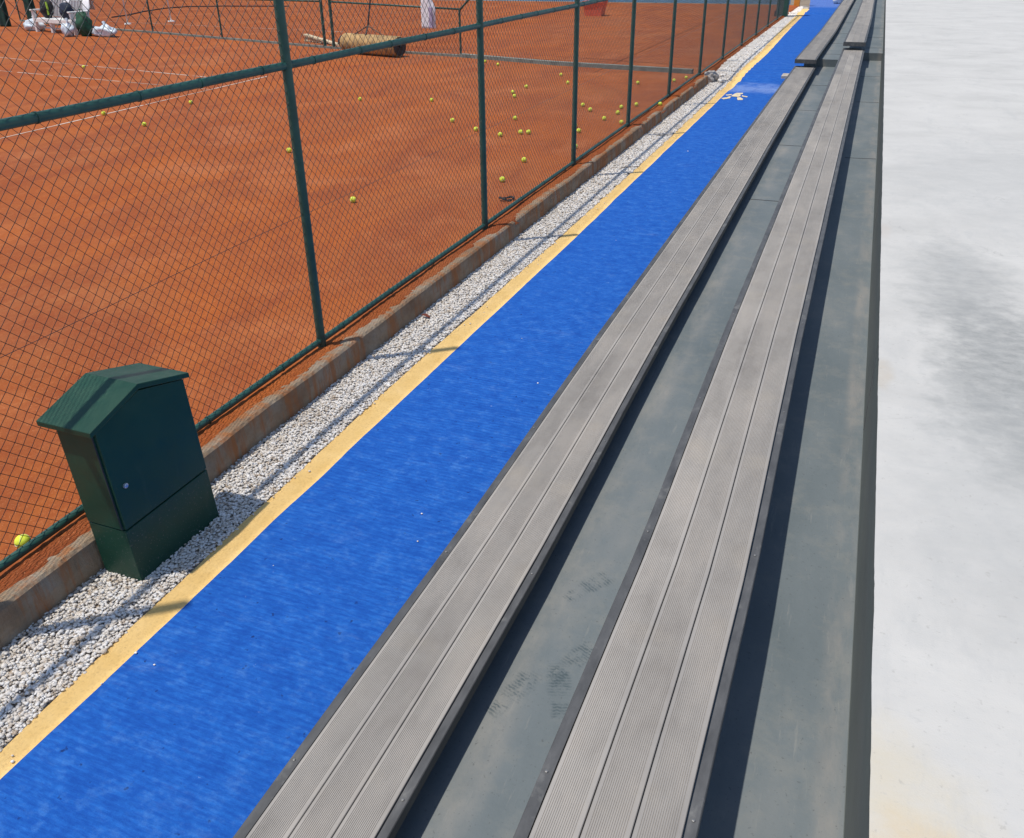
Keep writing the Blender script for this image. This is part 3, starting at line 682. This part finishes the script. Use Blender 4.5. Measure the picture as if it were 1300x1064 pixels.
def white_bench():
    a = Vector((-29.0, 24.95)); b_ = Vector((-26.3, 24.22)); rz = math.atan2(b_.y - a.y, b_.x - a.x); L = (b_ - a).length
    t = thing('garden_bench', 'long white garden bench with bags on it, beyond the court', 'bench', (a.x, a.y, ZC), rz)
    D = .62; q = MB()
    for k in range(5): q.box(.1, L - .1, .06 + k * .115, .06 + k * .115 + .1, .44, .48)
    q.box(.06, L - .06, 0, .04, .34, .475); q.build('seat', 'white', t, bevel=.006)
    q = MB()
    for k in range(13): q.bar((.18 + k * (L - .36) / 12, D, .5), (.18 + k * (L - .36) / 12, D + .16, 1.08), .11, .025, (1, 0, 0))
    q.bar((.06, D + .17, 1.12), (L - .06, D + .17, 1.12), .05, .11); q.build('backrest', 'white', t, bevel=.006)
    for x in (0, L - .12):
        MB().box(x - .02, x + .14, -.06, D + .06, .72, .77).build('armrest', 'white', t, bevel=.012)
        for y0, y1 in ((-.02, .10), (D - .06, D + .06)): MB().box(x, x + .12, y0, y1, 0, .72).build('leg', 'white', t, bevel=.008)
    for x in (L * .36,):
        MB().box(x, x + .12, .05, .17, 0, .44).build('leg', 'white', t, bevel=.008); MB().box(x, x + .12, D - .1, D, 0, .44).build('leg', 'white', t, bevel=.008)
    MB().box(.12, L - .12, .28, .34, .10, .15).build('stretcher', 'white', t)
    W = lambda x, y, z: (a.x + math.cos(rz) * x - math.sin(rz) * y, a.y + math.sin(rz) * x + math.cos(rz) * y, ZC + z)
    def bag(name, label, x, y, z, r, mat, seed, stripe=None, sq=-.85):
        k = thing(name, label, 'bag', W(x, y, z), rz)
        MB().blob((0, 0, r[2] * .85), r, .3, 3, seed, sq).build('bag_body', mat, k, True)
        MB().tube([(-r[0] * .4, 0, r[2] * 1.6), (-r[0] * .3, 0, r[2] * 2.05), (r[0] * .3, 0, r[2] * 2.05), (r[0] * .4, 0, r[2] * 1.6)], .015, 8).build('strap', mat, k)
        if stripe: MB().tube([(r[0] * .75, -r[1] * .55, r[2] * .3), (r[0] * .8, -r[1] * .5, r[2] * .9), (r[0] * .7, -r[1] * .45, r[2] * 1.5)], .035, 8).build('stripe', stripe, k)
    bag('sports_bag', 'black sports bag with lime stripe on the left of the white bench', .62, .28, .49, (.33, .2, .36), 'black', 1, 'lime')
    bag('sports_bag', 'navy sports bag leaning on the right part of the white bench', 1.98, .3, .49, (.3, .2, .3), 'navy', 2)
    bag('duffel_bag', 'dark green bag standing on the clay at the right end of the white bench', L + .55, .1, 0, (.32, .24, .42), 'bag', 3, None, -.9)
    for name, label, x, y, r, mat, seed in (('plastic_bag', 'pale plastic bag on the clay left of the white bench', -.55, .25, (.55, .28, .22), 'palebag', 5), ('plastic_bag', 'pale plastic bag under the right armrest of the white bench', L - .02 + .25, -.35, (.22, .18, .26), 'palebag', 7), ('plastic_bag', 'longest pale plastic bag lying right of the dark green bag', L + 1.35, .35, (.62, .25, .21), 'palebag', 9)):
        k = thing(name, label, 'bag', W(x, y, 0), rz); MB().blob((0, 0, r[2] * .8), r, .45, 3, seed, -.8).build('bag_body', mat, k, True)
        MB().tube([(.05, 0, r[2] * 1.5), (.08, 0, r[2] * 1.9), (.02, .02, r[2] * 2.2)], [.05, .03, .06], 8).build('knot', mat, k)
    for x, lab in ((1.28, 'white towel draped over the backrest between the two sports bags'), (2.62, 'white towel draped over the right end of the bench backrest')):
        k = thing('towel', lab, 'towel', W(x, D + .17, 1.18), rz); v = []; n = 16
        prof = [(-.21, -.62), (-.10, -.3), (-.045, 0), (0, .02), (.045, 0), (.10, -.4), (.09, -.41), (.03, -.02), (0, 0.0), (-.03, -.02), (-.085, -.3), (-.195, -.62)]
        for i in range(n + 1):
            xx = -.24 + .48 * i / n; w = .018 * math.sin(i * 1.3)
            v += [(xx, y + w * (1 if z < -.1 else 0), z + .02) for y, z in prof]
        m = len(prof); f = [(i * m + j, i * m + (j + 1) % m, (i + 1) * m + (j + 1) % m, (i + 1) * m + j) for i in range(n) for j in range(m)] + [tuple(range(m)), tuple(n * m + j for j in range(m))]
        MB().add(v, f).build('cloth_body', 'sheet', k, True)
white_bench()
for x, y, w, lab in ((-32.3, 26.4, .5, 'dark green folded screen cloth hanging at the left picture edge'), (-31.3, 26.9, .44, 'dark green folded screen cloth hanging nearest the white bench')):
    cloth('screen_curtain', lab, 'screen', 'screen2', x, y, ZC, 3.2, w, .22, 30, x)
for x, y, lab in ((-28.1, 28.6, 'thin white pole standing behind the dark green bag'), (-27.3, 30.2, 'thin white pole farther right behind the divider fence')):
    t = thing('white_pole', lab, 'pole', (x, y, ZC)); MB().tube([(0, 0, 0), (-.05, .05, 2.6)], .028, 10).build('shaft', 'white', t, True); MB().tube([(0, 0, 0), (0, 0, .04)], [.14, .12], 14).build('foot', 'white', t)
hz = MB(); hz.tube([(x, y, ZC + .02 + .0 * x) for x, y in ((-31.5, 31.2), (-31.8, 32.5), (-32.8, 34.5), (-33.5, 36.8), (-33.2, 38.2), (-31.5, 38.9), (-28, 39.6))], .03, 8)
tag(hz.build('cord', 'black'), 'dark hose curving across the clay far behind the divider fence', 'cord')  # loose cord laid in place of a sagging net cord
# white tapes of the court
def tape(pts, w=.05):
    m = MB(); out = []
    for (a, b_) in zip(pts[:-1], pts[1:]):
        a, b_ = Vector(a), Vector(b_); d = (b_ - a); L = d.length; d /= L; nrm = Vector((-d.y, d.x)); s = 0
        while s < L:
            ln = random.uniform(.25, 1.2); gap = random.uniform(.02, .25) if random.random() < .6 else .003; e = min(L, s + ln)
            w2 = w * random.uniform(.35, 1.); o_ = nrm * random.uniform(-.008, .008)
            p, q = a + d * s + o_, a + d * e + o_
            m.add([(*(p + nrm * w2 / 2), ZC + .005), (*(q + nrm * w2 / 2), ZC + .005), (*(q - nrm * w2 / 2), ZC + .005), (*(p - nrm * w2 / 2), ZC + .005)], [(0, 1, 2, 3)])
            s = e + gap
    struct(m.build('court_line', 'line'))
tape([(-12.85, 8.5), (-12.89, 9.96), (-13.14, 16.75), (-13.15, 17.4)]); tape([(-26, 18.95), (-23.0, 18.36), (-14.8, 16.9), (-13.6, 16.65)]); tape([(-24, 16.75), (-20.4, 16.18), (-13.15, 15.3)], .045)
tape([(-30, 29.5), (-24, 28.7), (-17.5, 28.0)], .05)
# far boundary
t = thing('windscreen_fence', 'pale blue windscreen along the far end of the clay court', 'fence', (-37, 46.9, 0))
q = MB(); v = []; xs = frange(-33, 33.1, .25)
for x in xs: 
    for z in (ZC, 2.4): v.append((x, .04 * math.sin(x * 2.1), z))
for x in xs:
    for z in (ZC, 2.4): v.append((x, .04 * math.sin(x * 2.1) + .012, z))
n = len(xs); f = [(2 * i, 2 * i + 2, 2 * i + 3, 2 * i + 1) for i in range(n - 1)] + [(2 * n + 2 * i, 2 * n + 2 * i + 1, 2 * n + 2 * i + 3, 2 * n + 2 * i + 2) for i in range(n - 1)]
q.add(v, f).build('screen_cloth', 'screen', t)
for x in frange(-33, 33, 3.3): MB().tube([(x, .1, 0), (x, .1, 3.2)], .04, 10).build('post', 'green', t, True)
MB().tube([(-33, .1, 3.18), (33, .1, 3.18)], .03, 10).build('rail', 'green', t, True)
# clutter at the far end of the track
t = thing('plastic_barrier', 'red plastic barrier beyond the far end of the blue track', 'barrier', (-2.25, 53.3, .1))
MB().prism([(-.28, 0), (.28, 0), (.16, .35), (.12, .9), (-.12, .9), (-.16, .35)], -.75, .75, 'X').build('barrier_body', 'red', t, bevel=.02)
for x in (-.5, .5): MB().box(x - .12, x + .12, -.34, .34, -.02, .06).build('foot', 'red', t, bevel=.01)
t = thing('concrete_block', 'white low block beyond the far end of the blue track', 'block', (-3.4, 53.8, .1))
MB().box(-.8, .7, -.3, .3, -.1, .5).build('block_body', 'white', t, bevel=.03)
t = thing('plastic_sack', 'white and blue sack at the far end of the lower bench', 'sack', (-1.75, 48.3, .12)); MB().blob((0, 0, .2), (.24, .25, .24), .4, 3, 12, -.8).build('sack_body', 'white', t, True); MB().blob((.1, -.05, .46), (.13, .12, .16), .3, 2, 14).build('blue_neck', 'navy', t, True)

# ------------------------------------------------------------------ utility cabinet
def cabinet():
    t = thing('utility_cabinet', 'dark green metal utility cabinet with gabled lid standing in the gravel', 'cabinet', (-3.0, 2.385, 0))
    W, D, H = .605, .245, .875; lean = math.radians(3.3)
    def tf(p): x, y, z = p; return (x - z * math.tan(lean), y, z)
    def bx(m, x0, x1, y0, y1, z0, z1): 
        k = len(m.v); m.box(x0, x1, y0, y1, z0, z1); m.v[k:] = [tf(p) for p in m.v[k:]]
    m = MB(); bx(m, -D, -.002, .002, W - .002, -.12, .315); m.build('plinth', 'box', t, bevel=.004)
    m = MB(); bx(m, -D, -.016, 0, W, .321, H)
    # gable top of the body
    k = len(m.v); m.prism([(.003, H), (W / 2, H + .085), (W - .003, H)], -D + .003, -.017, 'X'); m.v[k:] = [tf(p) for p in m.v[k:]]
    m.build('body', 'box', t, bevel=.003)
    m = MB(); k = 0; m.prism([(.006, .326), (W - .006, .326), (W - .006, H - .002), (W / 2, H + .078), (.006, H - .002)], -.014, .002, 'X'); m.v = [tf(p) for p in m.v]
    dr = m.build('door', 'box', t, bevel=.003)
    m = MB(); m.tube([tf((.002, .075, .545)), tf((.010, .075, .545)), tf((.012, .075, .545))], [.014, .013, .009], 14); m.tube([tf((.012, .077, .547)), tf((.014, .077, .547))], .004, 6); m.build('lock', 'silver', dr)
    m = MB(); m.bar(tf((-.018, -.0015, .33)), tf((-.018, -.0015, H)), .006, .004); m.build('door_gasket', 'joint', t)
    # gabled lid with overhang and a turned-down rim
    m = MB(); o = .03; th = .028
    top = [(-o, H + .022), (W * .5, H + .117), (W + o, H + .022)]; bot = [(W + o, H + .022 - th), (W * .5, H + .117 - th), (-o, H + .022 - th)]
    m.prism(top + bot, -D - .075, .014, 'X'); m.v = [tf(p) for p in m.v]
    m.build('lid', 'box', t, bevel=.003)
cabinet()

# ------------------------------------------------------------------ tennis balls
def ball_mesh():
    bm = bmesh.new(); bmesh.ops.create_icosphere(bm, subdivisions=3, radius=.0335); me = bpy.data.meshes.new('tennis_ball')
    for f_ in bm.faces: f_.smooth = True
    pts = []
    for k in range(60):
        a = 2 * math.pi * k / 60; b_ = .44; x = math.cos(a) + b_ * math.cos(3 * a) * .6; y = math.sin(a) - b_ * math.sin(3 * a) * .6; z = 1.2 * math.sin(2 * a) * .75
        p = Vector((x, y, z)).normalized() * .0334; pts.append(p)
    bm.to_mesh(me); bm.free()
    m = MB(); m.v = [tuple(v.co) for v in me.vertices]; m.f = [tuple(p.vertices) for p in me.polygons]; m.mi = [0] * len(m.f); m.n = len(m.v); m.cur = 1
    m.tube(pts + [pts[0]], .0011, 5, False)
    return m
BALLS = [
 (-18.70, 17.24, 'tennis ball beyond the two far white lines, above the mid rail at left'),
 (-12.91, 12.11, 'tennis ball lying on the near white court line at left'),
 (-11.39, 11.50, 'tennis ball just below the near white court line, left part of the court'),
 (-12.20, 13.63, 'tennis ball below the near white line close under the mid rail'),
 (-7.78, 10.57, 'tennis ball touching the left side of the first visible fence post'),
 (-9.20, 15.01, 'tennis ball right of the first fence post, nearest in front of the roller'),
 (-7.80, 15.37, 'tennis ball alone in front of the dark end of the roller'),
 (-5.43, 8.50, 'large lone tennis ball between first and second posts, nearest the bottom rail there'),
 (-6.49, 13.54, 'tennis ball just left of the second fence post, level with its middle'),
 (-5.79, 12.96, 'tennis ball half hidden behind the second fence post'),
 (-9.22, 21.34, 'tennis ball against the grey edging strip, right beside the second fence post'),
 (-8.65, 20.84, 'tennis ball just below the grey edging strip, second from the second post'),
 (-6.53, 19.54, 'farther of two tennis balls just left of the third fence post'),
 (-5.99, 18.40, 'nearer of two tennis balls just left of the third fence post'),
 (-6.65, 17.58, 'tennis ball right of the touching pair, middle of the second bay'),
 (-6.65, 16.79, 'farther ball of the touching pair in the middle of the court'),
 (-6.43, 16.33, 'nearer ball of the touching pair in the middle of the court'),
 (-5.54, 14.09, 'tennis ball alone between the touching pair and the side by side pair'),
 (-5.24, 12.67, 'tennis ball left of the side by side pair near the second post'),
 (-5.00, 12.96, 'left ball of the side by side pair between second and third posts'),
 (-4.88, 13.00, 'right ball of the side by side pair between second and third posts'),
 (-4.25, 11.14, 'tennis ball alone below the side by side pair, toward the bottom rail'),
 (-4.12, 10.01, 'tennis ball close to the black strap by the bottom rail'),
 (-4.83, 15.78, 'upper ball of two sloping down right of the third post'),
 (-4.55, 15.33, 'lower ball of two sloping down right of the third post'),
 (-4.35, 13.81, 'tennis ball partly behind the third post, upper of the two beside it'),
 (-4.15, 13.38, 'tennis ball fully clear at the right edge of the third post'),
 (-3.84, 12.22, 'tennis ball partly behind the third post near its foot'),
 (-4.06, 14.55, 'tennis ball alone midway between third and fourth posts near the bottom rail'),
 (-3.99, 15.18, 'nearer ball of the pair left of the fourth post'),
 (-4.08, 15.76, 'farther ball of the pair left of the fourth post'),
 (-3.68, 14.28, 'tennis ball behind the bottom rail at the foot of the fourth post'),
 (-3.88, 16.10, 'tennis ball just right of the fourth post above the rail'),
 (-4.54, 18.86, 'tennis ball higher up right of the fourth post, below the edging strip'),
 (-3.87, 19.45, 'tennis ball right of the fifth fence post at its side'),
 (-3.69, 19.90, 'farthest right tennis ball, tucked behind the bottom rail near the sixth post'),
 (-3.43, 16.10, 'tennis ball on the clay strip outside the bottom rail on the kerb side'),
 (-3.60, 2.25, 'nearest tennis ball, half behind the bottom rail left of the green cabinet')]
base = None
for i, (x, y, lab) in enumerate(BALLS):
    if base is None: base = ball_mesh().build('tennis_ball', ['ball', 'seam'], None, True); o = base
    else: o = base.copy(); C.objects.link(o)
    o.scale = (1.13,) * 3; o.location = (x, y, clay_z(x, y, 0) + .035 if x > -6 else ZC + .036); o.rotation_euler = (random.uniform(0, 6), random.uniform(0, 6), random.uniform(0, 6))
    tag(o, lab, 'ball', 'tennis balls scattered on the clay')
# ------------------------------------------------------------------ small litter and modelled post shadows
q = MB(); q.tube([(-3.73 + .075 * math.cos(a) * (1 + .2 * math.sin(2 * a)), 9.2 + .06 * math.sin(a), ZC + .028 + .012 * math.sin(a * 2)) for a in frange(0, 6.1, .3)], [.012 + .004 * math.sin(i * 1.7) for i in range(len(frange(0, 6.1, .3)))], 8)
tag(q.build('strap', 'black'), 'black looped strap lying on the clay behind the bottom rail', 'strap')
v = []
for r in range(9):
    u = r / 8; w = .022 * math.sin(math.pi * (u * .9 + .06))
    for s in (-1, -.4, 0, .4, 1): v.append((-3.19 - .035 + u * .08 + .004 * s, 5.95 + s * w, .024 + .012 * abs(s) + .008 * math.sin(u * 5)))
lf = MB().add(v, [(r * 5 + i, r * 5 + i + 1, r * 5 + i + 6, r * 5 + i + 5) for r in range(8) for i in range(4)]).build('leaf', 'leaf', None, True); lf.modifiers.new('solid', 'SOLIDIFY').thickness = .0015
tag(lf, 'dry curled red leaf on the white gravel beside the kerb', 'leaf')
for i, (a, b_, lab) in enumerate((((-3.05, 14.2), (-2.80, 14.35), 'thin dark strip shaped as a post shadow on the gravel farthest along the yellow edging'), ((-3.02, 11.8), (-2.78, 11.95), 'thin dark strip shaped as a post shadow on the gravel near the third fence post'))):
    tag(MB().tube([(a[0], a[1], .03), ((a[0] + b_[0]) / 2, (a[1] + b_[1]) / 2 - .03, .035), (b_[0], b_[1], .025)], [.006, .005, .003], 6).build('post_shadow_strip', 'post_shadow_strip'), lab, 'post_shadow_strip')  # dark strips stand in for the fence post shadows on the gravel

# ------------------------------------------------------------------ light, sky, camera
S = Vector((-.26, -.20, 1)).normalized()
w = bpy.data.worlds.new('World'); sc.world = w; w.use_nodes = True; nt = w.node_tree
bg = nt.nodes['Background']; sk = nt.nodes.new('ShaderNodeTexSky'); sk.sky_type = 'NISHITA'; sk.sun_disc = False
sk.sun_elevation = math.asin(S.z); sk.sun_rotation = math.atan2(S.x, S.y); sk.ozone_density = 1.5; sk.dust_density = .6
nt.links.new(sk.outputs[0], bg.inputs[0]); bg.inputs[1].default_value = .13
sun = bpy.data.lights.new('sun', 'SUN'); sun.energy = 3.9; sun.angle = math.radians(.8); sun.color = (1., .93, .82)
so = bpy.data.objects.new('sun', sun); so.rotation_euler = (-S).to_track_quat('-Z', 'Y').to_euler(); so.location = (-20, -5, 20); C.objects.link(so)

cam = bpy.data.cameras.new('camera'); co = bpy.data.objects.new('camera', cam); C.objects.link(co); sc.camera = co
R = ((.92989935, .36769865, -.00921438), (-.16304863, .43454234, .88576978), (-.32970039, .82217435, -.46403340))
r_, u_, f_ = (Vector(x) for x in R)
mw = Matrix.Identity(4)
for i in range(3): mw[i][0] = r_[i]; mw[i][1] = u_[i]; mw[i][2] = -f_[i]
mw.translation = (0, 0, 2.87); co.matrix_world = mw
cam.sensor_fit = 'HORIZONTAL'; cam.sensor_width = 36; cam.lens = 1064.7576 / 1300 * 36; cam.shift_y = -44.5 / 1300; cam.clip_start = .02; cam.clip_end = 1000
vs = sc.view_settings; vs.view_transform = 'Standard'; vs.look = 'None'; vs.gamma = 1; vs.exposure = .12; vs.use_curve_mapping = False
sc.cycles.max_bounces = 8
